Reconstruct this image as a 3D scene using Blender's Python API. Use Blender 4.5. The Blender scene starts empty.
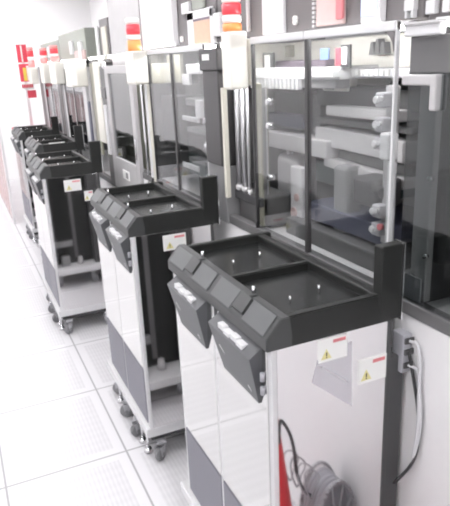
import bpy, bmesh, math, random
from mathutils import Vector, Matrix, Euler
random.seed(7)
scene = bpy.context.scene
COL = scene.collection

# ------------------------------------------------------------------ materials
MATS = {}
def mat(name, color, rough=0.5, metal=0.0, spec=0.5, emit=None, estr=0.0, noise=0.0, nscale=20.0, alpha=1.0):
    m = bpy.data.materials.new(name); m.use_nodes = True
    nt = m.node_tree; b = nt.nodes['Principled BSDF']
    b.inputs['Base Color'].default_value = (*color, 1)
    b.inputs['Roughness'].default_value = rough
    b.inputs['Metallic'].default_value = metal
    b.inputs['Specular IOR Level'].default_value = spec
    b.inputs['Alpha'].default_value = alpha
    if emit:
        b.inputs['Emission Color'].default_value = (*emit, 1)
        b.inputs['Emission Strength'].default_value = estr
    if noise > 0:
        tc = nt.nodes.new('ShaderNodeTexCoord')
        n = nt.nodes.new('ShaderNodeTexNoise'); n.inputs['Scale'].default_value = nscale
        n.inputs['Detail'].default_value = 3
        r = nt.nodes.new('ShaderNodeMapRange')
        r.inputs['To Min'].default_value = 1 - noise; r.inputs['To Max'].default_value = 1 + noise
        mx = nt.nodes.new('ShaderNodeMix'); mx.data_type = 'RGBA'; mx.blend_type = 'MULTIPLY'
        mx.inputs['Factor'].default_value = 1
        mx.inputs[6].default_value = (*color, 1)
        nt.links.new(tc.outputs['Object'], n.inputs['Vector'])
        nt.links.new(n.outputs['Fac'], r.inputs['Value'])
        nt.links.new(r.outputs['Result'], mx.inputs[7])
        nt.links.new(mx.outputs[2], b.inputs['Base Color'])
    MATS[name] = m
    return m

mat('mirror_steel', (0.73, 0.73, 0.72), 0.07, 1.0)
mat('side_mirror', (0.84, 0.83, 0.835), 0.055, 1.0)
mat('black_plastic', (0.022, 0.023, 0.022), 0.42, spec=.35, noise=.12, nscale=30)
mat('well_plastic', (0.016, 0.017, 0.017), 0.25, spec=.4)
mat('rim_grey', (0.055, 0.057, 0.058), 0.42, noise=.08)
mat('bevel_lit_grey', (0.105, 0.11, 0.113), 0.42, noise=.05)
mat('pocket_grey', (0.085, 0.088, 0.095), 0.4, noise=.08)
mat('interior_shade', (0.026, 0.028, 0.027), 0.22, spec=.5)
mat('dark_post', (0.07, 0.07, 0.072), 0.5, noise=.1)
mat('white_paint', (0.82, 0.81, 0.82), 0.4, noise=.02)
mat('light_frame', (0.70, 0.70, 0.71), 0.35, noise=.03)
mat('lavender_grey', (0.60, 0.59, 0.62), 0.45, noise=.03)
mat('cream', (0.86, 0.84, 0.77), 0.45, noise=.02)
mat('cream_dull', (0.66, 0.64, 0.56), 0.5, noise=.04)
mat('olive', (0.36, 0.35, 0.28), 0.5, noise=.04)
mat('chrome', (0.86, 0.86, 0.87), 0.12, 1.0)
mat('aluminium', (0.62, 0.62, 0.64), 0.3, 0.8, noise=.05)
mat('mid_grey', (0.24, 0.24, 0.245), 0.4, noise=.1, nscale=12)
mat('pale_grey', (0.50, 0.49, 0.495), 0.4, noise=.06, nscale=12)
mat('dark_grey', (0.14, 0.138, 0.14), 0.45, noise=.12, nscale=12)
mat('upper_dark', (0.17, 0.158, 0.16), 0.45, noise=.1, nscale=10)
mat('upper_green', (0.34, 0.36, 0.32), 0.5, noise=.05)
mat('rubber', (0.24, 0.24, 0.25), 0.6)
mat('caster_grey', (0.42, 0.42, 0.44), 0.45, noise=.1)
mat('sticker_white', (0.86, 0.86, 0.84), 0.5, noise=.02)
mat('sticker_red', (0.74, 0.24, 0.26), 0.5, noise=.05)
mat('sticker_yellow', (0.74, 0.68, 0.32), 0.5, noise=.05)
mat('ink', (0.05, 0.05, 0.05), 0.6)
mat('film', (0.68, 0.66, 0.72), 0.3, alpha=.45)
mat('blue_grey', (0.10, 0.105, 0.15), 0.4, noise=.1)
mat('purple_grey', (0.22, 0.17, 0.22), 0.5, noise=.1)
mat('blue_label', (0.16, 0.26, 0.50), 0.5, noise=.08)
mat('blue_screen', (0.55, 0.65, 0.85), 0.25, emit=(.6, .72, 1), estr=.5)
mat('orange_screen', (0.62, 0.42, 0.30), 0.3, emit=(.9, .45, .25), estr=.12, noise=.12, nscale=60)
mat('green_window', (0.10, 0.14, 0.10), 0.3, noise=.1)
mat('pink_panel', (0.66, 0.50, 0.48), 0.35, noise=.12, nscale=14)
mat('red_plastic', (0.74, 0.06, 0.07), 0.35, noise=.04)
mat('lens_red', (0.85, 0.07, 0.09), 0.3, emit=(1, .1, .12), estr=.25)
mat('lens_pink', (0.88, 0.35, 0.34), 0.3, emit=(1, .4, .4), estr=.2)
mat('lens_orange', (0.95, 0.32, 0.10), 0.3, emit=(1, .38, .12), estr=.25)
mat('lens_white', (0.9, 0.88, 0.86), 0.3, emit=(1, .97, .93), estr=.2)
mat('cable_white', (0.62, 0.62, 0.64), 0.45, noise=.03)
mat('cable_black', (0.04, 0.04, 0.042), 0.45, noise=.05)
mat('plate_grey', (0.40, 0.40, 0.43), 0.45, noise=.06)
mat('column_black', (0.055, 0.053, 0.055), 0.4, noise=.1)
mat('strip_pink', (0.86, 0.66, 0.66), 0.3, noise=.06, nscale=8, alpha=.75)
mat('sign_red', (0.75, 0.08, 0.12), 0.5, noise=.06)
mat('sign_yellow', (0.85, 0.68, 0.12), 0.5, noise=.05)
mat('teal_dark', (0.05, 0.085, 0.085), 0.3, noise=.1)
mat('wall_paint', (0.95, 0.95, 0.95), 0.6, noise=.015, nscale=3)
mat('ceiling_paint', (0.86, 0.86, 0.87), 0.7, noise=.01, nscale=4)
mat('added_fill', (.9, .9, .9), .5, emit=(1, .98, .98), estr=42.0)  # added fill emission that brightens machine interiors, no known fixture
mat('added_fill_dim', (.9, .9, .9), .5, emit=(1, .98, .98), estr=22.0)
mat('lamp_diffuser', (0.9, 0.9, 0.9), 0.5, emit=(1.0, 0.985, 1.0), estr=10.5)

def glass_mat(name, tint, gloss, rough=0.02):
    m = bpy.data.materials.new(name); m.use_nodes = True
    nt = m.node_tree; nt.nodes.clear()
    out = nt.nodes.new('ShaderNodeOutputMaterial')
    tr = nt.nodes.new('ShaderNodeBsdfTransparent'); tr.inputs['Color'].default_value = (*tint, 1)
    gl = nt.nodes.new('ShaderNodeBsdfGlossy'); gl.inputs['Roughness'].default_value = rough
    gl.inputs['Color'].default_value = (.95, .95, .96, 1)
    lw = nt.nodes.new('ShaderNodeLayerWeight'); lw.inputs['Blend'].default_value = .5
    pw = nt.nodes.new('ShaderNodeMath'); pw.operation = 'POWER'; pw.inputs[1].default_value = 5
    fr = nt.nodes.new('ShaderNodeMath'); fr.operation = 'MULTIPLY_ADD'
    fr.inputs[1].default_value = 1 - gloss; fr.inputs[2].default_value = gloss
    nt.links.new(lw.outputs['Facing'], pw.inputs[0]); nt.links.new(pw.outputs[0], fr.inputs[0])
    mx = nt.nodes.new('ShaderNodeMixShader')
    nt.links.new(fr.outputs[0], mx.inputs[0]); nt.links.new(tr.outputs[0], mx.inputs[1])
    nt.links.new(gl.outputs[0], mx.inputs[2]); nt.links.new(mx.outputs[0], out.inputs['Surface'])
    MATS[name] = m
glass_mat('clear_glass', (0.86, 0.87, 0.87), .055)
glass_mat('smoked_glass', (0.55, 0.57, 0.57), .06)

def mesh_panel_mat():
    """grey perforated lower panel"""
    m = mat('perforated_grey', (0.34, 0.335, 0.38), 0.45)
    nt = m.node_tree; b = nt.nodes['Principled BSDF']
    tc = nt.nodes.new('ShaderNodeTexCoord'); v = nt.nodes.new('ShaderNodeTexVoronoi')
    v.inputs['Scale'].default_value = 220; v.inputs['Randomness'].default_value = 0
    r = nt.nodes.new('ShaderNodeValToRGB')
    r.color_ramp.elements[0].position = .25; r.color_ramp.elements[0].color = (.10, .10, .12, 1)
    r.color_ramp.elements[1].position = .38; r.color_ramp.elements[1].color = (.235, .23, .27, 1)
    nt.links.new(tc.outputs['Object'], v.inputs['Vector']); nt.links.new(v.outputs['Distance'], r.inputs['Fac'])
    nt.links.new(r.outputs['Color'], b.inputs['Base Color'])
mesh_panel_mat()

TX, TY, TX0, TY0 = 0.50, 0.58, 0.46, 2.21      # raised floor panels
def floor_mat():
    m = mat('floor_tiles', (0.8, 0.8, 0.82), 0.35)
    nt = m.node_tree; b = nt.nodes['Principled BSDF']
    N = nt.nodes.new; Lk = nt.links.new
    tc = N('ShaderNodeTexCoord'); sp = N('ShaderNodeSeparateXYZ'); Lk(tc.outputs['Object'], sp.inputs[0])
    def math_(op, a, bb=None):
        n = N('ShaderNodeMath'); n.operation = op
        for i, v in enumerate((a, bb)):
            if v is None: continue
            if isinstance(v, (int, float)): n.inputs[i].default_value = v
            else: Lk(v, n.inputs[i])
        return n.outputs[0]
    fx = math_('FRACT', math_('DIVIDE', math_('SUBTRACT', sp.outputs[0], TX0 - 50 * TX), TX))
    fy = math_('FRACT', math_('DIVIDE', math_('SUBTRACT', sp.outputs[1], TY0 - 50 * TY), TY))
    ex = math_('MULTIPLY', math_('MINIMUM', fx, math_('SUBTRACT', 1, fx)), TX)
    ey = math_('MULTIPLY', math_('MINIMUM', fy, math_('SUBTRACT', 1, fy)), TY)
    e = math_('MINIMUM', ex, ey)
    line = math_('LESS_THAN', e, 0.0042)
    inner = math_('GREATER_THAN', e, 0.045)
    # fine slots running along the aisle in the middle field of each panel
    wv = N('ShaderNodeTexWave'); wv.wave_type = 'BANDS'; wv.bands_direction = 'X'; wv.inputs['Scale'].default_value = 18
    wv.inputs['Distortion'].default_value = .6; wv.inputs['Detail'].default_value = 2
    Lk(tc.outputs['Object'], wv.inputs['Vector'])
    wy = N('ShaderNodeTexWave'); wy.wave_type = 'BANDS'; wy.bands_direction = 'Y'; wy.inputs['Scale'].default_value = 6
    Lk(tc.outputs['Object'], wy.inputs['Vector'])
    slot = math_('MULTIPLY', inner, math_('ADD', math_('MULTIPLY', wv.outputs['Fac'], .7), math_('MULTIPLY', wy.outputs['Fac'], .3)))
    val = math_('SUBTRACT', 0.77, math_('MULTIPLY', slot, .09))
    val = math_('SUBTRACT', val, math_('MULTIPLY', inner, .02))
    val = math_('SUBTRACT', val, math_('MULTIPLY', line, .36))
    cb = N('ShaderNodeCombineColor')
    Lk(math_('MULTIPLY', val, .985), cb.inputs[0]); Lk(math_('MULTIPLY', val, .975), cb.inputs[1]); Lk(val, cb.inputs[2])
    Lk(cb.outputs[0], b.inputs['Base Color'])
floor_mat()

# ------------------------------------------------------------------ mesh builder
class MB:
    def __init__(s): s.bm = bmesh.new(); s.smooth = False
    def _add(s, tmp):
        me = bpy.data.meshes.new('t'); tmp.to_mesh(me); tmp.free(); s.bm.from_mesh(me); bpy.data.meshes.remove(me)
        return s
    def box(s, x0, x1, y0, y1, z0, z1, bev=0.0, seg=2, rot=None):
        t = bmesh.new(); bmesh.ops.create_cube(t, size=1)
        bmesh.ops.scale(t, vec=(abs(x1 - x0), abs(y1 - y0), abs(z1 - z0)), verts=t.verts)
        if bev > 0:
            bev = min(bev, .45 * min(abs(x1 - x0), abs(y1 - y0), abs(z1 - z0)))
            bmesh.ops.bevel(t, geom=t.edges[:], offset=bev, segments=seg, affect='EDGES', profile=.5)
        if rot: bmesh.ops.rotate(t, cent=(0, 0, 0), matrix=Euler(rot).to_matrix(), verts=t.verts)
        bmesh.ops.translate(t, vec=((x0 + x1) / 2, (y0 + y1) / 2, (z0 + z1) / 2), verts=t.verts)
        return s._add(t)
    def prism(s, pts, a0, a1, axis='y', bev=0.0):
        """extrude a polygon; axis y: pts are (x,z); x: (y,z); z: (x,y)"""
        t = bmesh.new()
        def P(p, a): return {'y': (p[0], a, p[1]), 'x': (a, p[0], p[1]), 'z': (p[0], p[1], a)}[axis]
        v0 = [t.verts.new(P(p, a0)) for p in pts]; v1 = [t.verts.new(P(p, a1)) for p in pts]
        t.faces.new(v0); t.faces.new(v1[::-1])
        n = len(pts)
        for i in range(n): t.faces.new((v0[i], v1[i], v1[(i + 1) % n], v0[(i + 1) % n]))
        bmesh.ops.recalc_face_normals(t, faces=t.faces[:])
        if bev > 0: bmesh.ops.bevel(t, geom=t.edges[:], offset=bev, segments=2, affect='EDGES')
        return s._add(t)
    def hull(s, pts):
        t = bmesh.new()
        for p in pts: t.verts.new(p)
        r = bmesh.ops.convex_hull(t, input=t.verts[:])
        bmesh.ops.recalc_face_normals(t, faces=t.faces[:])
        return s._add(t)
    def cyl(s, p0, p1, r0, r1=None, n=20, bev=0.0):
        r1 = r0 if r1 is None else r1
        p0, p1 = Vector(p0), Vector(p1); d = p1 - p0
        t = bmesh.new()
        bmesh.ops.create_cone(t, cap_ends=True, segments=n, radius1=r0, radius2=r1, depth=d.length)
        if bev > 0:
            ed = [e for e in t.edges if abs(e.verts[0].co.z - e.verts[1].co.z) < 1e-6]
            bmesh.ops.bevel(t, geom=ed, offset=bev, segments=2, affect='EDGES')
        q = Vector((0, 0, 1)).rotation_difference(d.normalized())
        bmesh.ops.transform(t, matrix=Matrix.Translation((p0 + p1) / 2) @ q.to_matrix().to_4x4(), verts=t.verts)
        for f in t.faces: f.smooth = len(f.verts) == 4
        return s._add(t)
    def lathe(s, prof, cx, cy, n=24):
        t = bmesh.new(); rings = []
        for r, z in prof:
            rings.append([t.verts.new((cx + r * math.cos(2 * math.pi * i / n), cy + r * math.sin(2 * math.pi * i / n), z)) for i in range(n)])
        for a, b in zip(rings, rings[1:]):
            for i in range(n): t.faces.new((a[i], a[(i + 1) % n], b[(i + 1) % n], b[i])).smooth = True
        t.faces.new(rings[0][::-1]); t.faces.new(rings[-1])
        return s._add(t)
    def tube(s, pts, r, n=10, sub=8):
        P = [Vector(p) for p in pts]; path = []
        E_ = [P[0] * 2 - P[1]] + P + [P[-1] * 2 - P[-2]]
        for i in range(1, len(E_) - 2):
            a, b, c, d = E_[i - 1:i + 3]
            for k in range(sub):
                u = k / sub
                path.append(.5 * ((2 * b) + (c - a) * u + (2 * a - 5 * b + 4 * c - d) * u * u + (3 * b - a - 3 * c + d) * u ** 3))
        path.append(P[-1])
        t = bmesh.new(); rings = []; up = Vector((.13, .31, .94))
        for i, p in enumerate(path):
            d = (path[min(i + 1, len(path) - 1)] - path[max(i - 1, 0)]).normalized()
            a = d.cross(up).normalized(); b = d.cross(a).normalized()
            rings.append([t.verts.new(p + r * (math.cos(2 * math.pi * k / n) * a + math.sin(2 * math.pi * k / n) * b)) for k in range(n)])
        for A, B in zip(rings, rings[1:]):
            for k in range(n): t.faces.new((A[k], A[(k + 1) % n], B[(k + 1) % n], B[k])).smooth = True
        t.faces.new(rings[0]); t.faces.new(rings[-1][::-1])
        bmesh.ops.recalc_face_normals(t, faces=t.faces[:])
        return s._add(t)
    def quad(s, pts, thick=None):
        t = bmesh.new(); t.faces.new([t.verts.new(p) for p in pts]); return s._add(t)
    def build(s, name, m, parent=None, label=None):
        me = bpy.data.meshes.new(name); s.bm.to_mesh(me); s.bm.free()
        me.materials.append(MATS[m] if isinstance(m, str) else m)
        o = bpy.data.objects.new(name, me); COL.objects.link(o)
        if parent: o.parent = parent
        if label: o['label'] = label
        return o

def tag(o, label, cat, group=None):
    o['label'] = label; o['category'] = cat
    if group: o['group'] = group
    return o
def thing(name, label, cat, loc=(0, 0, 0), group=None):
    o = bpy.data.objects.new(name, None); COL.objects.link(o); o.location = loc; o.empty_display_size = .1
    return tag(o, label, cat, group)
def struct(o): o['kind'] = 'structure'; return o
def copy_tree(o, parent=None):
    c = o.copy(); COL.objects.link(c)
    if parent: c.parent = parent
    for ch in list(o.children): copy_tree(ch, c)
    return c
def B(*a, **k): return MB().box(*a, **k)

# ------------------------------------------------------------------ room shell
XL, XR, YF, YB, ZC = -1.75, 2.2, 9.6, -2.4, 2.75
struct(B(XL - .1, XR + .1, YB - .1, YF + .1, -.1, 0).build('floor', 'floor_tiles'))
struct(B(XL - .1, XR + .1, YB - .1, YF + .1, ZC, ZC + .1).build('ceiling', 'ceiling_paint'))
struct(B(XL - .1, XL, YB - .1, YF + .1, 0, ZC).build('wall_left', 'wall_paint'))
struct(B(XR, XR + .1, YB - .1, YF + .1, 0, ZC).build('wall_right', 'wall_paint'))
struct(B(XL, XR, YF, YF + .1, 0, ZC).build('wall_far', 'wall_paint'))
struct(B(XL, XR, YB - .1, YB, 0, ZC).build('wall_near', 'wall_paint'))

# ceiling luminaires: two rows, plus three added to brighten the far wall
proto = None
SPOTS = [(lx, -1.5 + 1.6 * k) for lx in (-0.75, 0.45) for k in range(7)] + [(-1.3, 8.6), (-.15, 8.6), (1.1, 8.6)]
if True:
    for lx, ly in SPOTS:
        if proto is None:
            proto = thing('ceiling_light', 'long white fluorescent ceiling light panel over the aisle', 'ceiling light', group='ceiling lights')
            f = MB()
            f.box(-.17, -.15, -.62, .62, -.05, 0).box(.15, .17, -.62, .62, -.05, 0).box(-.15, .15, -.62, -.60, -.05, 0).box(-.15, .15, .60, .62, -.05, 0)
            f.build('light_frame', 'white_paint', proto)
            B(-.15, .15, -.60, .60, -.045, -.02).build('diffuser', 'lamp_diffuser', proto)
            o = proto
        else: o = copy_tree(proto)
        o.location = (lx, ly, ZC)

# ------------------------------------------------------------------ carts
CL = 0.635      # cart length along the row (two units)
CART_GROUP = 'mirror-sided carts with black trays along the machine row'
def make_cart():
    t = thing('loading_cart', 'cart', 'cart', group=CART_GROUP)
    U = CL / 2
    # light base plate + dark underframe
    B(-.012, .345, 0, CL + .055, .115, .158, bev=.004).build('base_plate', 'light_frame', t)
    B(.01, .335, .02, CL - .02, .088, .115, bev=.003).build('underframe', 'dark_post', t)
    # casters: four swivel casters along the aisle side, two behind
    def caster(x, y, a):
        m = MB()
        m.box(x - .02, x + .02, y - .02, y + .02, .080, .089, bev=.002)
        m.cyl((x, y, .066), (x, y, .082), .012)
        dx, dy = math.cos(a) * .014, math.sin(a) * .014
        nx, ny = -math.sin(a), math.cos(a)
        for s_ in (-1, 1):
            cx, cy = x + dx + nx * .015 * s_, y + dy + ny * .015 * s_
            m.hull([(x - .012 * math.cos(a) + nx * .015 * s_ + nx * e, y - .012 * math.sin(a) + ny * .015 * s_ + ny * e, .068) for e in (-.002, .002)] +
                   [(x + .03 * math.cos(a) + nx * .015 * s_ + nx * e, y + .03 * math.sin(a) + ny * .015 * s_ + ny * e, .068) for e in (-.002, .002)] +
                   [(cx + nx * e + math.cos(a) * g, cy + ny * e + math.sin(a) * g, .022) for e in (-.002, .002) for g in (-.008, .008)])
        c = m.build('caster', 'caster_grey', t)
        w = MB().cyl((x + dx - nx * .012, y + dy - ny * .012, .031), (x + dx + nx * .012, y + dy + ny * .012, .031), .031, n=24, bev=.004)
        w.cyl((x + dx - nx * .018, y + dy - ny * .018, .031), (x + dx + nx * .018, y + dy + ny * .018, .031), .009, n=12)
        w.build('wheel', 'rubber', c)
    for x, y, a in ((.045, .008, 3.9), (.012, .215, 3.3), (.012, .385, 2.9), (.03, .60, 2.5), (.285, .012, 5.2), (.285, .60, .9)): caster(x, y, a)
    # levelling feet beside the casters
    for y in (.075, .155, .445, .525):
        m = MB().cyl((.006, y, .02), (.006, y, .115), .006, n=10).cyl((.006, y, .0), (.006, y, .022), .02, .013, n=16, bev=.002)
        m.build('levelling_foot', 'chrome', t)
    # carcass
    m = MB()
    m.box(.004, .018, .0, .018, .158, .99).box(.004, .018, CL - .018, CL, .158, .99)
    m.box(.002, .016, U - .006, U + .006, .158, .99)
    m.box(.004, .016, .018, CL - .018, .158, .175)
    m.build('front_frame', 'light_frame', t)
    # near side mirror panel, dark sheet painted for shade inside the open far side, dark back
    B(.014, .322, 0, .006, .158, .99, bev=.0015).build('side_panel', 'side_mirror', t, 'polished steel side panel')
    B(.018, .322, CL - .10, CL - .095, .158, .99).build('inner_panel', 'interior_shade', t, 'dark sheet painted for the shade of the open far side')
    B(.17, .195, CL - .095, CL - .088, .20, .97, bev=.002).build('inner_strip', 'dark_grey', t)
    B(.306, .322, CL - .095, CL, .158, .99, bev=.002).build('far_post', 'dark_post', t)
    B(.06, .12, CL - .09, CL - .03, .158, .235, bev=.006).build('inner_block', 'mid_grey', t)
    MB().cyl((.20, CL - .05, .158), (.20, CL - .05, .215), .022, .016, n=18, bev=.003).build('inner_fitting', 'pale_grey', t)
    B(.02, .16, CL - .09, CL - .06, .30, .345, bev=.004).build('inner_ledge', 'mid_grey', t)
    B(.322, .336, .01, CL, .12, .99).build('back_panel', 'dark_post', t)
    for ya in (.004, CL - .05): B(.336, .382, ya, ya + .046, .03, .885, bev=.003).build('back_post', 'dark_post', t)
    B(.322, .336, -.001, .01, .10, .992, bev=.002).build('corner_trim', 'dark_post', t)
    # doors (upper mirror panels) and grey perforated lower panels
    for y0, y1 in ((.019, U - .007), (U + .007, CL - .019)):
        B(.0, .012, y0, y1, .436, .985, bev=.002).build('upper_panel', 'mirror_steel', t, 'polished steel front panel')
        B(.0, .012, y0, y1, .178, .428, bev=.002).build('lower_panel', 'perforated_grey', t, 'grey perforated lower front panel')
    # tray cover: black rim with two sunken wells
    m = MB()
    prof = [(-.010, .990), (-.010, 1.020), (.028, 1.063), (.050, 1.063), (.056, 1.018), (.056, .990)]
    MB().prism(prof, -.004, CL + .004, 'y', bev=.002).build('front_rim', 'rim_grey', t)
    m.box(.292, .318, 0, CL, .990, 1.058, bev=.004)                      # back rim
    pn = lambda ya, yb: [(ya, .990), (yb, .990), (yb, 1.056), (ya, 1.060)]
    m.prism([(-.004, .990), (.034, .990), (.026, 1.060), (.004, 1.060)], .05, .34, 'x', bev=.003)
    m.prism([(CL - .034, .990), (CL + .004, .990), (CL - .004, 1.060), (CL - .026, 1.060)], .05, .34, 'x', bev=.003)
    m.prism([(U - .016, .990), (U + .016, .990), (U + .010, 1.055), (U - .010, 1.055)], .05, .31, 'x', bev=.003)
    cover = m.build('tray_cover', 'black_plastic', t)
    for y0, y1 in ((.022, U - .012), (U + .012, CL - .022)):
        w = B(.050, .30, y0, y1, .990, 1.036, bev=.003).build('tray_well', 'well_plastic', cover)
    # two locating pins in each well, one knob near each latch
    for q in (0, U):
        for px, py in ((.218, .14), (.12, .115)):
            MB().cyl((px, q + py, 1.034), (px, q + py, 1.056), .0026, n=10, bev=.0008).build('locating_pin', 'chrome', t)
        # chamfer pads either side of the latch, grey lightened for the upward-facing chamfer
        nrm = Vector((-.043, 0, .038)).normalized()
        for ya, yb in ((.012, .120), (.190, .303)):
            a, b = Vector((-.010, 0, 1.020)), Vector((.028, 0, 1.063))
            pts = []
            for p in (a + (b - a) * .06, a + (b - a) * .98):
                for y in (ya, yb):
                    for e in (-.001, .003): pts.append((p.x + nrm.x * e, q + y, p.z + nrm.z * e))
            MB().hull(pts).build('rim_pad', 'bevel_lit_grey', t)
        pts = []
        l = MB()
        l.hull([(x_, y_, z_) for y_ in (q + .124, q + .180) for x_, z_ in ((-.002, 1.026), (.026, 1.058), (.022, 1.068), (-.006, 1.036))])
        l.box(.020, .046, q + .138, q + .166, 1.056, 1.068, bev=.003)
        la = l.build('latch', 'rim_grey', t)
        MB().cyl((.040, q + .150, 1.066), (.040, q + .150, 1.086), .0042, n=12, bev=.001).build('latch_knob', 'chrome', la)
        # reader pocket that leans out over the aisle
        y0, y1 = q + .035, q + .270
        o = MB()
        o.hull([(-.034, y0, .962), (-.034, y1, .962), (-.004, y0 + .018, .832), (-.004, y1 - .022, .832), (.001, y0, .985), (.001, y1, .985),
                (.001, y0 + .018, .832), (.001, y1 - .022, .832)])
        pk = o.build('pocket', 'pocket_grey', t)
        # white card stack standing in the open top of the pocket
        wv = MB()
        for k in range(4):
            ys = y0 + .045 + k * .036
            wv.box(-.030 + .002 * (k % 2), -.012, ys, ys + .034, .958, .976 + .003 * (k % 2), bev=.002)
        wv.build('white_connector', 'light_frame', pk, 'white connector strip')
        tg = MB()
        d = lambda y, z: (-.0345 + (.962 - z) / .13 * .030 - .0012, y, z)
        tg.quad([d(y1 - .048, .918), d(y1 - .066, .902), d(y1 - .068, .896), d(y1 - .044, .914)])
        tg.quad([d(y0 + .052, .868), d(y0 + .042, .858), d(y0 + .040, .852), d(y0 + .054, .862)])
        tg.build('pocket_tag', 'sticker_white', pk)
        if q == 0:
            MB().cyl((-.006, y0 - .008, .905), (-.006, y0 - .008, .925), .006, n=10).cyl((-.006, y0 - .008, .870), (-.006, y0 - .008, .890), .006, n=10).build('pocket_hinge', 'plate_grey', pk)
    # upright bracket at the near back corner, with a bright edge
    e = B(.296, .358, -.002, .030, .99, 1.178, bev=.004).build('corner_bracket', 'black_plastic', t)
    B(.358, .362, -.004, .030, .985, 1.180).build('bracket_edge', 'chrome', e)
    return t

def sticker(cart, x0, x1, z0, z1, y=-.0015, name='warning_sticker', label='white warning sticker with red heading and yellow triangle'):
    s_ = B(x0, x1, y - .0012, y + .0015, z0, z1).build(name, 'sticker_white', cart, label)
    w, h = x1 - x0, z1 - z0; yy = y - .0022
    m = MB(); xx = x0 + w * .50
    for k, ww in enumerate((.055, .06, .045, .06, .055, .06, .05)):
        m.box(xx, xx + w * ww, yy, yy + .001, z0 + h * (.77 if k % 2 else .765), z0 + h * .90); xx += w * (ww + .008)
    m.build('red_heading', 'sticker_red', s_)
    cx, cz, r = x0 + w * .27, z0 + h * .32, h * .24
    MB().prism([(cx - r, cz - r * .8), (cx + r, cz - r * .8), (cx, cz + r)], yy, yy + .001, 'y').build('yellow_triangle', 'sticker_yellow', s_)
    MB().box(cx - r * .09, cx + r * .09, yy - .0008, yy, cz - r * .25, cz + r * .4).box(cx - r * .09, cx + r * .09, yy - .0008, yy, cz - r * .6, cz - r * .4).build('exclamation_mark', 'ink', s_)
    return s_

cart0 = make_cart()
CARTS = [
    (0.552, 1.035, 'nearest mirror-sided cart with two warning stickers and a pale translucent sheet on its side'),
    (0.540, 2.085, 'second cart of the row, mirror side reflecting the dark back of the nearest cart'),
    (0.430, 3.560, 'third cart of the row, pulled out toward the aisle, white tag on its back post'),
    (0.550, 4.650, 'fourth cart of the row, just behind the pulled-out cart, bright strip on its tray'),
    (0.552, 5.750, 'farthest cart of the row beside the pink strip curtain'),
]
carts = []
for i, (x, y, lab) in enumerate(CARTS):
    c = cart0 if i == 0 else copy_tree(cart0)
    c.location = (x, y, 0); c['label'] = lab; carts.append(c)
sticker(carts[0], .124, .203, .928, .986)
sticker(carts[0], .238, .320, .840, .905)
sl = MB().quad([(.122, -.0012, .936), (.218, -.0012, .962), (.222, -.0012, .785), (.108, -.0012, .882)]).build('pale_sheet', 'film', carts[0], 'pale translucent sheet set at an angle')  # translucent pale lavender quad overlaid on the side panel
MB().quad([(.134, -.0016, .914), (.137, -.0016, .917), (.205, -.0016, .862), (.203, -.0016, .858)]).build('sheet_line', 'lavender_grey', sl)
sticker(carts[1], .123, .215, .914, .975)
sticker(carts[2], .120, .220, .900, .968)
sticker(carts[2], .232, .284, .830, .890, name='post_tag', label='small white tag with yellow triangle')
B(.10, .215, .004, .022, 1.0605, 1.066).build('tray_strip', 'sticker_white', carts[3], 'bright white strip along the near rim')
sticker(carts[3], .13, .22, .914, .975)

# ------------------------------------------------------------------ machines
GX = 0.945           # front plane of the machine row
PITCH = 1.125
def machine(y0, label, y1=None):
    """local origin at (GX, y0); y runs away from the camera"""
    t = thing('process_machine', label, 'machine', loc=(GX, y0, 0), group='tall machines with glass doors')
    return t
def base(t, L, z=.985):
    B(0, .85, .004, L - .004, 0, z, bev=.004).build('base_cabinet', 'white_paint', t)
    B(-.004, .03, .004, L - .004, z, z + .035, bev=.003).build('sill', 'dark_grey', t)
def pane(t, ya, yb, z0, z1, top=.022, side_near=.012, side_far=.006, gm='clear_glass', fm='light_frame', round_=False):
    g = B(0, .006, ya, yb, z0, z1).build('glass_door', gm, t, 'clear glass door')
    m = MB()
    if top: m.box(-.006, .012, ya, yb, z1 - top, z1, bev=.003)
    if side_near: m.box(-.002, .010, ya, ya + side_near, z0, z1, bev=.002)
    m.build('door_frame', fm, g)
    m = MB().box(-.003, .010, yb - side_far, yb, z0, z1 - top)
    m.build('door_edge', 'column_black', g)
    if round_:
        r = .045; pts = [(ya + side_near, z1 - top), (ya + side_near + r, z1 - top)]
        for k in range(1, 7):
            a = math.pi / 2 + math.pi / 2 * k / 7
            pts.append((ya + side_near + r + r * math.cos(a), z1 - top - r + r * math.sin(a)))
        pts.append((ya + side_near, z1 - top - r))
        MB().prism(pts, -.004, .008, 'x').build('corner_gusset', 'upper_dark', g)
    return g
def part(t, name, m, x0, x1, y0, y1, z0, z1, bev=.004, label=None):
    """world-space box re-expressed in the machine's local frame"""
    o = t.location
    return B(x0 - o.x, x1 - o.x, y0 - o.y, y1 - o.y, z0, z1, bev=bev).build(name, m, t, label)

def shell(t, Y0, Y1, top=1.66, back=1.55, fill_mat='added_fill_dim'):
    o = part(t, 'back_wall', 'dark_grey', back, back + .02, Y0, Y1, .985, top)
    part(t, 'side_wall', 'dark_grey', 1.0, back, Y1 - .012, Y1, .985, top)
    part(t, 'upper_back_wall', 'cream_dull', back - .02, back, Y0, Y1 - .012, 1.50, top)
    for xx, zz in ((.988, top),):
        l = part(t, 'added_fill_housing', 'light_frame', xx, xx + .026, Y0 + .03, Y1 - .03, zz, zz + .008, bev=.002)  # unseen strip added behind the top bar to light the dark interior
        o = t.location
        if zz > 1.2: part(t, 'added_fill_tube', fill_mat, xx + .004, xx + .022, Y0 + .04, Y1 - .04, zz - .011, zz, bev=0).parent = l

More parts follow.
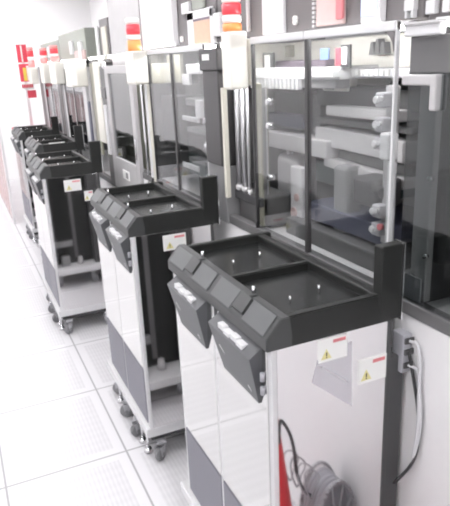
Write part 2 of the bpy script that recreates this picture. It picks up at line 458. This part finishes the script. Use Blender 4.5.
# ---- machine nearest the camera's right edge
mz = machine(-.30, 'nearest machine at the right edge, dark glass front over a white base')
base(mz, 1.40)
shell(mz, -.30, 1.09)
g = part(mz, 'glass_door', 'smoked_glass', GX, GX + .006, -.28, 1.085, 1.02, 1.555, bev=0, label='dark glass front')
part(mz, 'top_rail', 'pale_grey', .935, .965, .985, 1.098, 1.529, 1.552)
part(mz, 'corner_stile', 'pale_grey', .930, .965, .985, 1.004, 1.478, 1.553)
part(mz, 'header_panel', 'dark_grey', .955, .98, -.28, 1.098, 1.552, 1.632)
part(mz, 'cable_duct', 'light_frame', .935, .955, .990, 1.098, 1.631, 1.658)
part(mz, 'duct_lip', 'pale_grey', .930, .956, .990, 1.098, 1.652, 1.660)
part(mz, 'grey_column', 'pale_grey', .970, .990, 1.022, 1.076, 1.02, 1.53)
part(mz, 'inner_column', 'mid_grey', 1.12, 1.15, 1.0, 1.075, 1.02, 1.42)
part(mz, 'sample_stage', 'pale_grey', 1.10, 1.28, .80, 1.06, 1.06, 1.11, bev=.01)
part(mz, 'stage_block', 'aluminium', 1.05, 1.13, .92, 1.02, 1.02, 1.06, bev=.01)
part(mz, 'dark_motor', 'ink', 1.00, 1.08, 1.005, 1.05, 1.11, 1.34, bev=.015)
part(mz, 'lilac_sheet', 'lavender_grey', .957, .960, 1.022, 1.082, 1.022, 1.082, bev=0)
for z in (1.14, 1.325, 1.50):
    o = mz.location
    MB().cyl((.960 - o.x, 1.022 - o.y, z), (.972 - o.x, 1.022 - o.y, z), .006, n=12, bev=.001).build('hinge_screw', 'chrome', mz)
part(mz, 'upper_body', 'upper_dark', 1.0, 1.5, -.28, 1.095, 1.66, 2.15)
for (a, b, c, d, m_) in ((1.060, 1.075, 1.705, 1.74, 'light_frame'), (1.062, 1.090, 1.676, 1.704, 'light_frame'), (1.022, 1.040, 1.676, 1.700, 'white_paint'), (1.03, 1.035, 1.715, 1.735, 'sticker_red')):
    part(mz, 'terminal_clip', m_, .985, 1.0, a, b, c, d, bev=.002)

# ---- machine A (behind the nearest cart)
ma = machine(1.105, 'tall machine behind the nearest cart, two big clear glass doors showing grey equipment')
base(ma, 1.135)
shell(ma, 1.115, 2.235, fill_mat='added_fill')
pane(ma, 1.130 - 1.105, 1.517 - 1.105, 1.0, 1.668, top=.022, side_near=.007, side_far=.016, round_=True)
pane(ma, 1.520 - 1.105, 1.850 - 1.105, 1.0, 1.668, top=.022, side_near=0.0)
I = lambda *a, **k: part(ma, *a, **k)
# behind the far pane
I('cream_board', 'cream', 1.30, 1.32, 1.60, 2.222, 1.50, 1.655)
I('cream_side_board', 'cream', 1.02, 1.32, 2.205, 2.222, 1.50, 1.655)
I('picture_frame', 'ink', 1.15, 1.16, 2.076, 2.160, 1.550, 1.620, bev=.002)
I('picture', 'sticker_white', 1.147, 1.151, 2.098, 2.138, 1.560, 1.612, bev=0)
I('wall_hook', 'olive', 1.27, 1.30, 2.165, 2.195, 1.600, 1.645)
I('purple_rail', 'purple_grey', 1.20, 1.24, 1.80, 2.15, 1.565, 1.588)
I('white_ledge', 'white_paint', 1.09, 1.24, 1.56, 2.20, 1.528, 1.566)
m = MB(); o = ma.location
for k in range(13): m.box(1.085 - o.x, 1.10 - o.x, 1.79 + k * .028 - o.y, 1.804 + k * .028 - o.y, 1.494, 1.528)
m.build('ledge_comb', 'light_frame', ma)
I('comb_rail', 'pale_grey', 1.105, 1.16, 1.60, 2.20, 1.500, 1.528)
I('grey_box', 'dark_grey', 1.22, 1.36, 1.86, 2.20, 1.300, 1.470)
I('blue_block', 'blue_grey', 1.18, 1.24, 1.92, 2.18, 1.345, 1.392)
I('pale_shelf', 'pale_grey', 1.14, 1.34, 1.70, 2.20, 1.265, 1.325)
m = MB().box(1.15 - o.x, 1.25 - o.x, 1.905 - o.y, 2.075 - o.y, 1.05, 1.245, bev=.03, seg=4)
m.build('canister', 'pale_grey', ma, 'pale rounded canister')
MB().cyl((1.17 - o.x, 1.99 - o.y, 1.245), (1.17 - o.x, 1.99 - o.y, 1.262), .014, n=14).build('canister_cap', 'white_paint', ma)
I('dark_cabinet', 'blue_grey', 1.04, 1.14, 1.935, 2.13, .985, 1.105)
I('white_upright', 'white_paint', 1.10, 1.13, 1.795, 1.872, .985, 1.225)
MB().cyl((1.095 - o.x, 1.845 - o.y, 1.055), (1.10 - o.x, 1.845 - o.y, 1.055), .02, n=16).cyl((1.095 - o.x, 1.825 - o.y, 1.115), (1.10 - o.x, 1.825 - o.y, 1.115), .015, n=16).build('red_button', 'pink_panel', ma)
for i_, (yy, xx) in enumerate(((1.925, 1.02), (1.955, 1.04), (1.90, 1.0))):
    MB().box(xx - o.x, xx + .02 - o.x, yy - o.y, yy + .012 - o.y, 1.05, 1.50, bev=.002).build('upright_rail', ('aluminium', 'olive', 'mid_grey')[i_], ma)
for z in (1.46, 1.38, 1.20):
    MB().cyl((.985 - o.x, 1.83 - o.y, z), (1.01 - o.x, 1.83 - o.y, z), .011, n=14, bev=.002).build('pane_clamp', 'chrome', ma)
# behind the near pane
I('blue_label', 'blue_label', 1.10, 1.105, 1.632, 1.678, 1.588, 1.622, bev=0)
I('poster', 'ink', 1.10, 1.106, 1.520, 1.568, 1.562, 1.628, bev=0)
I('poster_figure', 'sticker_white', 1.096, 1.10, 1.532, 1.558, 1.572, 1.622, bev=.002)
I('poster_red_edge', 'sign_red', 1.10, 1.106, 1.568, 1.594, 1.57, 1.62, bev=0)
I('cream_panel', 'cream', 1.26, 1.30, 1.38, 1.80, 1.550, 1.655)
m = MB()
for k, h in enumerate((.036, .046, .038)):
    yy = 1.530 + .026 * k
    m.prism([(yy - o.y, 1.596), (yy + .026 - o.y, 1.596), (yy + .018 - o.y, 1.596 + h), (yy + .008 - o.y, 1.596 + h)], 1.235 - o.x, 1.26 - o.x, 'x')
m.build('dark_clips', 'dark_grey', ma)
I('near_ledge', 'lavender_grey', 1.14, 1.26, 1.30, 1.60, 1.532, 1.558)
m = MB()
for k in range(9): m.box(1.132 - o.x, 1.14 - o.x, 1.385 + k * .023 - o.y, 1.397 + k * .023 - o.y, 1.538, 1.556)
m.build('ledge_ticks', 'sticker_white', ma)
I('left_ledge', 'white_paint', 1.06, 1.09, 1.55, 1.70, 1.535, 1.556)
I('cream_door', 'cream', 1.19, 1.23, 1.656, 1.800, 1.485, 1.550)
I('green_window', 'green_window', 1.186, 1.19, 1.730, 1.780, 1.490, 1.522, bev=0)
I('dark_beam', 'dark_post', 1.20, 1.36, 1.30, 1.85, 1.435, 1.500)  # beam and the items below use darker colours as painted shading
def sloped(name, m_, x0, x1, ya, yb, z0, z1, drop):
    mm = MB().prism([(ya - o.y, z0 - drop), (yb - o.y, z0), (yb - o.y, z1), (ya - o.y, z1 - drop)], x0 - o.x, x1 - o.x, 'x', bev=.003)
    return mm.build(name, m_, ma)
sloped('pale_rack', 'pale_grey', 1.15, 1.34, 1.36, 1.72, 1.410, 1.442, .0)
sloped('rack', 'dark_grey', 1.19, 1.36, 1.34, 1.84, 1.374, 1.394, .0)
sloped('pale_rack', 'pale_grey', 1.16, 1.36, 1.34, 1.80, 1.305, 1.366, .01)
sloped('rack', 'dark_grey', 1.19, 1.36, 1.34, 1.88, 1.262, 1.296, .01)
sloped('pale_rack', 'pale_grey', 1.15, 1.32, 1.34, 1.73, 1.238, 1.268, .02)
sloped('rack', 'teal_dark', 1.20, 1.36, 1.45, 1.86, 1.16, 1.235, .0)
I('pale_column', 'mid_grey', 1.11, 1.17, 1.535, 1.615, 1.02, 1.262, bev=.012)
I('motor_box', 'dark_post', 1.07, 1.16, 1.335, 1.455, 1.172, 1.255, bev=.01)
MB().cyl((1.03 - o.x, 1.26 - o.y, 1.24), (1.07 - o.x, 1.34 - o.y, 1.24), .018, n=16, bev=.003).build('motor_shaft', 'ink', ma)
I('blue_tray', 'blue_grey', 1.10, 1.34, 1.33, 1.76, 1.055, 1.115)
I('grey_plinth', 'dark_grey', 1.06, 1.36, 1.30, 1.84, .985, 1.045)
for zc in (1.487, 1.425, 1.375, 1.195, 1.145):
    m = MB().box(1.0 - o.x, 1.03 - o.x, 1.238 - o.y, 1.272 - o.y, zc - .018, zc + .018, bev=.004)
    v = m.build('valve', 'lavender_grey', ma)
    MB().cyl((.992 - o.x, 1.262 - o.y, zc), (1.0 - o.x, 1.262 - o.y, zc), .010, n=14, bev=.002).cyl((.992 - o.x, 1.244 - o.y, zc + .004), (1.0 - o.x, 1.244 - o.y, zc + .004), .006, n=12).build('valve_port', 'white_paint', v)
I('valve_rail', 'pale_grey', 1.03, 1.05, 1.232, 1.268, 1.10, 1.52)
I('white_box', 'white_paint', .965, 1.0, 1.172, 1.206, 1.345, 1.412, bev=.006)
I('white_edge_rail', 'light_frame', .962, .975, 1.145, 1.168, 1.05, 1.345)
MB().cyl((.99 - o.x, 1.225 - o.y, 1.16), (1.0 - o.x, 1.225 - o.y, 1.16), .009, n=12).build('red_cap', 'sticker_red', ma)
# left of the glass: two silver posts, olive strips
for yy, xx, r in ((2.06, .985, .012), (2.015, .985, .010), (1.955, .975, .006)):
    p = MB().cyl((xx - o.x, yy - o.y, 1.135), (xx - o.x, yy - o.y, 1.52), r, n=16).build('silver_post', 'aluminium', ma)
    MB().cyl((xx - o.x, yy - o.y, 1.118), (xx - o.x, yy - o.y, 1.140), r * 1.35, n=16, bev=.004).build('post_foot', 'white_paint', p)
I('olive_strip', 'olive', .99, 1.0, 1.885, 1.935, 1.0, 1.52)
I('cream_stile', 'cream', .948, .962, 1.856, 1.905, 1.515, 1.665)
I('cream_strip', 'cream_dull', .975, .99, 2.10, 2.13, 1.10, 1.53)
I('grey_gearbox', 'dark_grey', .99, 1.12, 1.90, 2.18, 1.0, 1.115, bev=.01)
I('foot_rail', 'dark_post', .97, .99, 1.87, 2.20, 1.085, 1.118)
# upper body above the glass
m = MB()
for ya, yb, za, zb in ((1.128, 1.160, 1.688, 1.712), (1.130, 1.136, 1.672, 1.69), (1.150, 1.156, 1.672, 1.69)): m.box(.985 - o.x, 1.0 - o.x, ya - o.y, yb - o.y, za, zb, bev=.002)
m.build('terminal_clip', 'light_frame', ma)
I('upper_body', 'upper_dark', 1.0, 1.5, 1.110, 2.235, 1.672, 2.15)
I('upper_white_panel', 'white_paint', .985, 1.0, 1.713, 1.848, 1.672, 2.1)
I('upper_pole', 'light_frame', .985, 1.0, 1.955, 1.965, 1.69, 2.1)
MB().cyl((.988 - o.x, 1.652 - o.y, 1.70), (1.0 - o.x, 1.652 - o.y, 1.70), .008, n=16, bev=.001).cyl((.988 - o.x, 1.652 - o.y, 1.71), (1.0 - o.x, 1.652 - o.y, 1.71), .008, n=16, bev=.001).build('white_knob', 'lens_white', ma)
m = MB()
for k in range(12): m.box(.988 - o.x, 1.0 - o.x, 1.540 - o.y, 1.550 - o.y, 1.678 + k * .012, 1.685 + k * .012)
m.build('hinge_chain', 'light_frame', ma)
I('pink_display', 'pink_panel', .99, 1.0, 1.400, 1.534, 1.678, 1.80)
I('red_handle', 'sticker_red', .982, .992, 1.396, 1.428, 1.690, 1.80, bev=.008)

# ---- machine B (behind the second cart)
mb = machine(2.245, 'machine behind the second cart with two dark glass doors and a white board on top')
base(mb, 1.0)
shell(mb, 2.25, 3.19, fill_mat='added_fill')
pane(mb, 2.270 - 2.245, 2.655 - 2.245, 1.0, 1.664, top=.024, side_near=.007, side_far=.018)
pane(mb, 2.660 - 2.245, 2.985 - 2.245, 1.0, 1.664, top=.022, side_near=0)
o = mb.location
I = lambda *a, **k: part(mb, *a, **k)
I('cream_strip', 'cream_dull', 1.0, 1.02, 2.30, 2.36, 1.48, 1.64)
I('olive_panel', 'olive', 1.10, 1.12, 2.95, 3.15, 1.5, 1.64)
I('teal_panel', 'teal_dark', 1.20, 1.23, 2.5, 3.17, 1.0, 1.28)
I('dark_rack', 'dark_post', 1.12, 1.35, 2.35, 3.15, 1.40, 1.50)
I('white_block', 'white_paint', 1.02, 1.06, 2.50, 2.66, 1.548, 1.590)
I('white_arm', 'white_paint', 1.02, 1.04, 2.64, 2.72, 1.500, 1.548)
I('white_bracket', 'white_paint', 1.0, 1.02, 2.467, 2.526, 1.362, 1.440)
I('shelf_glint', 'light_frame', 1.02, 1.03, 2.548, 2.755, 1.335, 1.358)  # pale bars painted in as white glints behind the glass
I('shelf_glint', 'light_frame', 1.02, 1.03, 2.582, 2.79, 1.105, 1.132)
I('olive_box', 'cream_dull', 1.02, 1.08, 3.04, 3.18, 1.50, 1.60)
I('black_strap', 'ink', 1.04, 1.06, 2.53, 2.57, 1.46, 1.60)
I('grey_shelf', 'mid_grey', 1.06, 1.30, 2.35, 2.80, 1.40, 1.435)
I('grey_shelf', 'mid_grey', 1.04, 1.30, 2.35, 2.75, 1.280, 1.302)
I('grey_shelf', 'mid_grey', 1.04, 1.30, 2.35, 2.75, 1.138, 1.158)
I('mid_box', 'dark_post', 1.08, 1.3, 2.40, 2.85, 1.165, 1.275)
I('far_box', 'dark_post', 1.05, 1.3, 2.88, 3.14, 1.20, 1.44)
for z in (1.36, 1.26, 1.12):
    MB().cyl((.96 - o.x, 2.34 - o.y, z), (1.0 - o.x, 2.34 - o.y, z), .014, n=14, bev=.003).build('valve', 'chrome', mb)
I('upper_body', 'upper_dark', 1.0, 1.5, 2.245, 3.245, 1.666, 2.15)
I('upper_white_board', 'white_paint', .97, 1.0, 2.668, 3.13, 1.672, 2.12)
I('greenish_box', 'upper_green', .985, 1.0, 2.34, 2.46, 1.80, 2.0)
I('light_tag', 'white_paint', .985, 1.0, 2.50, 2.585, 1.795, 1.84)
I('white_dot', 'lens_white', .99, 1.0, 2.61, 2.635, 1.685, 1.71)
f = part(ma, 'small_frame', 'white_paint', .98, .999, 2.178, 2.235, 1.688, 1.772)
I('outer_strip', 'cream_dull', .94, .955, 2.99, 3.03, 1.0, 1.5)
MB().box(-.004, .012, 3.04 - o.y, 3.075 - o.y, .95, 1.50, bev=.003).build('pale_pole', 'light_frame', mb)
I('thin_chrome_pole', 'chrome', .941, .952, 3.13, 3.15, .95, 1.5)

# black control column standing between machine A and B
t = thing('control_column', 'narrow black control column with a small white label, left of the nearest signal tower', 'control box', loc=(.945, 2.15, .985))
B(-.012, .09, -.075, .09, .0, .225, bev=.004).build('column_base', 'mid_grey', t, 'grey base box')
B(-.022, .06, -.065, .085, .225, .585, bev=.006).build('column_body', 'column_black', t)
B(-.032, .06, -.085, .09, .580, .660, bev=.006).build('column_head', 'column_black', t)
B(-.034, -.031, -.015, .05, .618, .640).build('label_plate', 'sticker_white', t)
B(-.024, -.005, -.105, -.085, .11, .52, bev=.003).build('edge_strip', 'cream_dull', t)

# monitor standing on top of machine B
t = thing('operator_monitor', 'white-framed monitor with an orange-brown screen above the second machine', 'monitor', loc=(.985, 2.372, 1.666))
m = MB().box(-.006, .0, -.135, -.105, 0, .128, bev=.002).box(-.006, 0, .062, .135, 0, .128, bev=.002).box(-.006, 0, -.135, .135, .098, .132, bev=.002)
m.build('bezel', 'white_paint', t)
B(0, .014, -.125, .125, 0, .125, bev=.004).build('housing', 'light_frame', t)
B(-.007, -.001, -.105, .062, .004, .098).build('screen', 'orange_screen', t)
B(-.008, -.005, -.105, .062, .090, .098).build('screen_border', 'purple_grey', t)
# monitor above machine A
t = thing('small_monitor', 'small white and pale blue monitor on top of the big glass-door machine', 'monitor', loc=(.985, 1.272, 1.672))
B(-.010, .014, -.036, .036, 0, .11, bev=.004).build('housing', 'white_paint', t)
B(-.013, -.009, -.030, .030, .016, .10).build('screen', 'blue_screen', t)

# ---- machine C: framed cabinet door
mc = machine(3.248, 'cabinet with a light grey framed dark window door between second and third carts')
base(mc, 1.345, z=.82)
shell(mc, 3.255, 4.58)
o = mc.location
I = lambda *a, **k: part(mc, *a, **k)
d = I('cabinet_door', 'smoked_glass', .940, .946, 3.30, 3.80, 1.04, 1.565, bev=0, label='dark window')
m = MB()
ox, oy = o.x, o.y
m.box(.93 - ox, .955 - ox, 3.252 - oy, 3.32 - oy, .84, 1.60, bev=.004).box(.93 - ox, .955 - ox, 3.78 - oy, 3.86 - oy, .84, 1.60, bev=.004)
m.box(.93 - ox, .955 - ox, 3.32 - oy, 3.78 - oy, 1.555, 1.60, bev=.004)
m.build('door_frame', 'pale_grey', mc)
lp = I('lower_door', 'pale_grey', .93, .955, 3.32, 3.78, .83, 1.045)
I('label_plate', 'sticker_white', .926, .931, 3.48, 3.62, .93, .985, bev=0)
I('label_plate', 'mid_grey', .9255, .931, 3.50, 3.55, .94, .975, bev=0)
I('olive_back', 'olive', 1.02, 1.05, 3.30, 4.2, 1.0, 1.56)
I('handle', 'chrome', .922, .931, 3.27, 3.285, 1.08, 1.2)
I('bright_post', 'white_paint', .925, .945, 3.90, 3.955, 1.04, 1.36)
I('dark_gap', 'dark_grey', .94, .96, 3.87, 4.02, .85, 1.60)
I('dark_box', 'dark_grey', .925, .945, 3.875, 3.98, 1.40, 1.47)
MB().cyl((.925 - ox, 3.87 - oy, 1.605), (.945 - ox, 3.87 - oy, 1.605), .022, n=16, bev=.004).build('white_knob', 'white_paint', mc)
I('cream_panel', 'cream', .935, .955, 4.03, 4.20, 1.10, 1.63)
I('olive_panel', 'olive', .945, .96, 4.20, 4.33, 1.0, 1.62)
I('grey_rail', 'pale_grey', .93, .955, 4.33, 4.36, 1.0, 1.60)
I('navy_strip', 'blue_grey', .93, .95, 4.40, 4.47, .95, 1.36)
I('white_panel', 'light_frame', .93, .955, 4.47, 4.58, 1.0, 1.64)
I('upper_body', 'pale_grey', 1.0, 1.5, 3.25, 3.90, 1.60, 2.25, label='light grey upper cabinet')
I('upper_side_cabinet', 'upper_dark', 1.0, 1.5, 3.93, 4.16, 1.62, 1.89)
I('side_cabinet_door', 'cream_dull', .99, 1.0, 3.96, 4.08, 1.64, 1.84)
I('upper_post', 'white_paint', .985, 1.0, 4.18, 4.23, 1.62, 1.86)

# ---- machines D and E, farther down the row
def far_machine(y0, label, hi):
    t = machine(y0, label)
    ox, oy = GX, y0
    base(t, 1.12)
    shell(t, y0 + .01, y0 + 1.115)
    pane(t, .03, .40, 1.0, 1.64, top=.05, side_near=.02, gm='smoked_glass')
    pane(t, .405, .76, 1.0, 1.64, top=.05, side_near=.02, gm='smoked_glass')
    for k, (ya, yb, za, zb, mm) in enumerate(((.06, .32, 1.46, 1.56, 'cream'), (.06, .7, 1.2, 1.27, 'pale_grey'), (.4, .7, 1.36, 1.46, 'white_paint'), (.45, .66, 1.0, 1.2, 'blue_grey'), (.1, .3, 1.3, 1.4, 'mid_grey'))):
        B(.06, .30, ya, yb, za, zb, bev=.004).build('equipment_block', mm, t)
    B(-.004, .02, .79, .84, 1.0, 1.46, bev=.003).build('light_pole', 'light_frame', t)
    B(-.004, .02, .86, .93, 1.0, 1.46, bev=.003).build('grey_pole', 'mid_grey', t)
    B(-.004, .02, .96, 1.09, 1.0, 1.62, bev=.003).build('dark_stile', 'upper_dark', t)
    B(.05, .5, .0, 1.10, 1.645, hi, bev=.004).build('upper_body', 'upper_green', t, 'grey-green upper body')
    B(.03, .05, .10, .2, 1.65, 1.78, bev=.003).build('white_tag', 'white_paint', t)
    B(.03, .05, .45, .54, 1.70, 1.80, bev=.003).build('white_tag', 'white_paint', t)
    B(.035, .05, .02, .38, 1.65, 1.72, bev=.003).build('pink_tag', 'pink_panel', t)
    return t
far_machine(4.60, 'machine behind the fourth cart, grey-green upper body over pale glass', 1.87)
far_machine(5.725, 'farthest machine of the row with a grey-green upper body', 1.84)

# ------------------------------------------------------------------ signal towers
def tower(x, y, z0, z1, zt, w, dpt, label, lit=True, cuts=((0, .40), (.42, .58), (.60, .95)), cols=('lens_orange', 'lens_white', 'lens_red', 'lens_white')):
    t = thing('signal_tower', label, 'signal light', loc=(x, y, z0), group='signal light towers')
    B(-min(.035, w * .45), dpt, -w / 2, w / 2, 0, z1 - z0, bev=.008).build('tower_box', 'cream', t, 'cream plastic box')
    if lit:
        r = min(w * .48, .034); H_ = zt - z1; zz = z1 - z0
        MB().cyl((0, 0, zz - .004), (0, 0, zz + .004), r * .9, n=24).build('lens_base', 'cream', t)
        for (a, b), mm in zip(list(cuts) + [(cuts[2][1] + .015, cuts[2][1] + .22)], cols):
            MB().cyl((0, 0, zz + H_ * a), (0, 0, zz + H_ * b), r, n=28, bev=.003).build({'lens_orange': 'orange_lens', 'lens_white': 'white_lens', 'lens_red': 'red_lens', 'lens_pink': 'pink_lens'}[mm], mm, t)
    return t
tower(.90, 1.898, 1.505, 1.69, 1.79, .066, .040, 'nearest signal tower, red and orange on a cream box, left of big glass doors', cuts=((0, .25), (.26, .50), (.51, .86)))
tower(.90, 3.045, 1.505, 1.663, 1.795, .15, .040, 'second signal tower, red and orange bands on a cream box, left of the white board')
tower(.90, 5.44, 1.47, 1.65, 1.765, .30, .040, 'third signal tower, wide cream box with a red top, beside the grey-green machine', cols=('lens_pink', 'lens_white', 'lens_red', 'lens_pink'))
tower(.90, 6.05, 1.47, 1.65, 1.765, .20, .040, 'fourth signal tower, partly behind the wide cream one', cols=('lens_pink', 'lens_white', 'lens_red', 'lens_pink'))
tower(.90, 6.95, 1.45, 1.62, 1.80, .22, .040, 'farthest signal tower, right of the red and yellow sign', cols=('lens_pink', 'lens_white', 'lens_red', 'lens_pink'))
tower(.90, 4.72, 1.46, 1.66, 1.66, .26, .040, 'unlit cream box on the machine front right of the third signal tower', lit=False)
tower(.885, 4.42, 1.47, 1.63, 1.66, .14, .046, 'unlit cream box on the grey framed cabinet above the third cart', lit=False)

# ------------------------------------------------------------------ cables by the nearest cart
t = thing('junction_box', 'grey junction plate with cable outlets behind the nearest cart', 'junction box', loc=(.925, 1.045, .84))
B(-.010, .018, -.02, .02, .0, .105, bev=.003).build('plate', 'plate_grey', t)
for z in (.022, .058, .088): B(-.008, .022, -.026, -.02, z - .008, z + .008, bev=.003).build('outlet', 'dark_post', t)
def cable(pts, r, m, label):
    return tag(MB().tube(pts, r).build('power_cable', m), label, 'cable', 'cables at the back of the nearest cart')
cable([(.928, 1.018, .93), (.937, 1.00, .925), (.934, .985, .88), (.932, .98, .80), (.930, .975, .70), (.930, .99, .58)], .0038, 'cable_white', 'white cable hanging from the top outlet of the grey junction plate')
cable([(.928, 1.018, .865), (.938, .995, .855), (.936, .98, .80), (.934, .97, .72), (.931, .985, .60), (.92, 1.02, .52)], .0036, 'cable_white', 'white cable hanging from the lowest outlet of the grey junction plate')
cable([(.930, 1.02, .90), (.934, 1.005, .84), (.936, .985, .76), (.936, .975, .68), (.930, .985, .60), (.905, 1.02, .52)], .0042, 'cable_black', 'black cable looping down behind the nearest cart')

# ------------------------------------------------------------------ things mirrored in the nearest cart's side panel
t = thing('safety_cone', 'red safety cone on the floor, seen mirrored in the side of the nearest cart', 'cone', loc=(.683, .80, 0))
MB().lathe([(.092, .02), (.085, .05), (.014, .64), (.010, .655), (.006, .66)], 0, 0, 28).build('cone_body', 'red_plastic', t)
B(-.10, .095, -.10, .10, 0, .022, bev=.008).build('cone_foot', 'red_plastic', t)
# hose reel: a grey drum on a low stand, its black hose arching up beside the cone
t = thing('hose_reel', 'grey hose reel with an arching black hose, mirrored beside the red cone', 'hose reel', loc=(.868, .80, 0))
m = MB()
def rx(a, r): return .80 * r * math.cos(a)
RZ = .225
for yy in (-.05, .05):
    n = 40
    for i in range(n):
        a, b = 2 * math.pi * i / n, 2 * math.pi * (i + 1) / n
        m.cyl((rx(a, .085), yy, RZ + .17 * math.sin(a)), (rx(b, .085), yy, RZ + .17 * math.sin(b)), .006, n=8)
    for i in range(10):
        a = math.pi * i / 5
        m.cyl((0, yy, RZ), (rx(a, .085), yy, RZ + .17 * math.sin(a)), .003, n=6)
m.build('reel_frame', 'caster_grey', t)
MB().cyl((0, -.06, RZ), (0, .06, RZ), .016, n=16).build('axle', 'dark_post', t)
m = MB()
for k in range(5):
    pts = [(rx(2 * math.pi * i / 16, .076), -.036 + .018 * k, RZ + .152 * math.sin(2 * math.pi * i / 16)) for i in range(17)]
    m.tube(pts, .009, n=8, sub=3)
m.hull([(rx(2 * math.pi * i / 20, .072), yy, RZ + .145 * math.sin(2 * math.pi * i / 20)) for i in range(20) for yy in (-.035, .035)])
m.build('hose_coil', 'plate_grey', t)
m = MB()
for s_ in (-.068, .068):
    m.hull([(-.06, s_ - .006, 0), (-.04, s_ + .006, 0), (-.006, s_ - .006, RZ), (.006, s_ + .006, RZ)])
    m.hull([(.06, s_ - .006, 0), (.04, s_ + .006, 0), (-.006, s_ - .006, RZ), (.006, s_ + .006, RZ)])
m.build('stand', 'caster_grey', t)
MB().tube([(-.185, .03, .58), (-.183, .03, .630), (-.172, .02, .642), (-.150, .01, .61), (-.128, 0, .56), (-.112, -.01, .50), (-.105, -.01, .43), (-.085, -.01, .36), (-.06, 0, .33)], .005).build('black_hose', 'cable_black', t)
m = MB()
for k in range(4):
    c = Vector((-.118 + .018 * k, -.02 + .01 * k, .45 - .022 * k))
    m.tube([c + Vector((.022 * math.cos(2 * math.pi * i / 10), .012 * math.sin(4 * math.pi * i / 10), .05 * math.sin(2 * math.pi * i / 10))) for i in range(11)], .0028, n=6, sub=3)
m.build('wire_bundle', 'caster_grey', t, 'thin looped wires')

# ------------------------------------------------------------------ far end of the aisle
t = thing('warning_sign', 'red and yellow warning sign boards on a white post at the far end', 'sign', loc=(.835, 7.10, 0))
B(-.015, .015, 0, .03, 0, 1.86, bev=.003).build('post', 'white_paint', t)
u = B(-.055, .05, -.02, 0, 1.675, 1.86).build('upper_board', 'sign_red', t)
B(-.015, .0, -.024, -.02, 1.68, 1.85).build('white_band', 'sticker_white', u)
u = B(-.055, .05, -.02, 0, 1.475, 1.66).build('lower_board', 'sign_red', t)
B(-.018, .015, -.024, -.02, 1.485, 1.62).build('yellow_panel', 'sign_yellow', u)
B(.02, .045, -.024, -.02, 1.485, 1.64).build('white_band', 'sticker_white', u)
u = B(-.055, .075, -.02, 0, 1.395, 1.455).build('text_board', 'sticker_white', t)
m = MB()
for k in range(7): m.box(-.05 + .017 * k, -.038 + .017 * k, -.024, -.02, 1.41, 1.445)
m.build('red_characters', 'sign_red', u)
u = B(.0, .09, -.02, 0, 1.30, 1.38).build('small_board', 'sign_red', t)
# red-lidded box at the end of the cart row
t = thing('red_bin', 'low pale bin with a red rim at the end of the cart row', 'bin', loc=(.76, 6.95, 0))
B(-.14, .14, -.12, .12, 0, .93, bev=.01).build('bin_body', 'light_frame', t)
B(-.15, .15, -.13, .13, .93, 1.0, bev=.008).build('rim', 'sign_red', t)
# strip curtain along the row end
t = thing('strip_curtain', 'pale pink plastic strip curtain at the far left end of the row', 'curtain', loc=(.46, 6.7, 0))
B(-.02, .02, 0, 2.4, 1.30, 1.33, bev=.003).build('rail', 'white_paint', t)
for y in (0.01, 2.37): B(-.012, .012, y, y + .024, 0, 1.30, bev=.003).build('upright', 'white_paint', t)
for k in range(14):
    y = .04 + k * .166
    m = MB(); n = 6
    pts = [(.008 * math.sin(math.pi * i / n) + (.006 if k % 2 else -.006), y + .162 * i / n) for i in range(n + 1)]
    pts = pts + [(a + .003, b) for a, b in pts[::-1]]
    m.prism(pts, .02, 1.30, 'z')
    m.build('strip', 'strip_pink', t)

# ------------------------------------------------------------------ world, camera, colour
w = bpy.data.worlds.new('World'); scene.world = w; w.use_nodes = True
w.node_tree.nodes['Background'].inputs['Color'].default_value = (.9, .9, .95, 1)
w.node_tree.nodes['Background'].inputs['Strength'].default_value = .3

yaw, pitch, roll = math.radians(23.777), math.radians(17.939), math.radians(-2.676)
fw = Vector((math.sin(yaw) * math.cos(pitch), math.cos(yaw) * math.cos(pitch), -math.sin(pitch)))
rt = Vector((math.cos(yaw), -math.sin(yaw), 0)); up = rt.cross(fw)
r2 = math.cos(roll) * rt + math.sin(roll) * up; u2 = -math.sin(roll) * rt + math.cos(roll) * up
cam = bpy.data.cameras.new('Camera'); co = bpy.data.objects.new('Camera', cam); COL.objects.link(co)
M = Matrix((r2, u2, -fw)).transposed().to_4x4(); M.translation = Vector((0, 0, 1.6)); co.matrix_world = M
cam.sensor_fit = 'VERTICAL'; cam.sensor_height = 24; cam.lens = 594.57 / 506 * 24; cam.clip_start = .02
scene.camera = co
scene.view_settings.view_transform = 'Standard'
scene.view_settings.look = 'None'
scene.view_settings.exposure = 0.0
scene.view_settings.gamma = 1.0
scene.cycles.filter_width = 2.0
scene.cycles.max_bounces = 10
scene.cycles.transparent_max_bounces = 16
scene.cycles.use_denoising = True
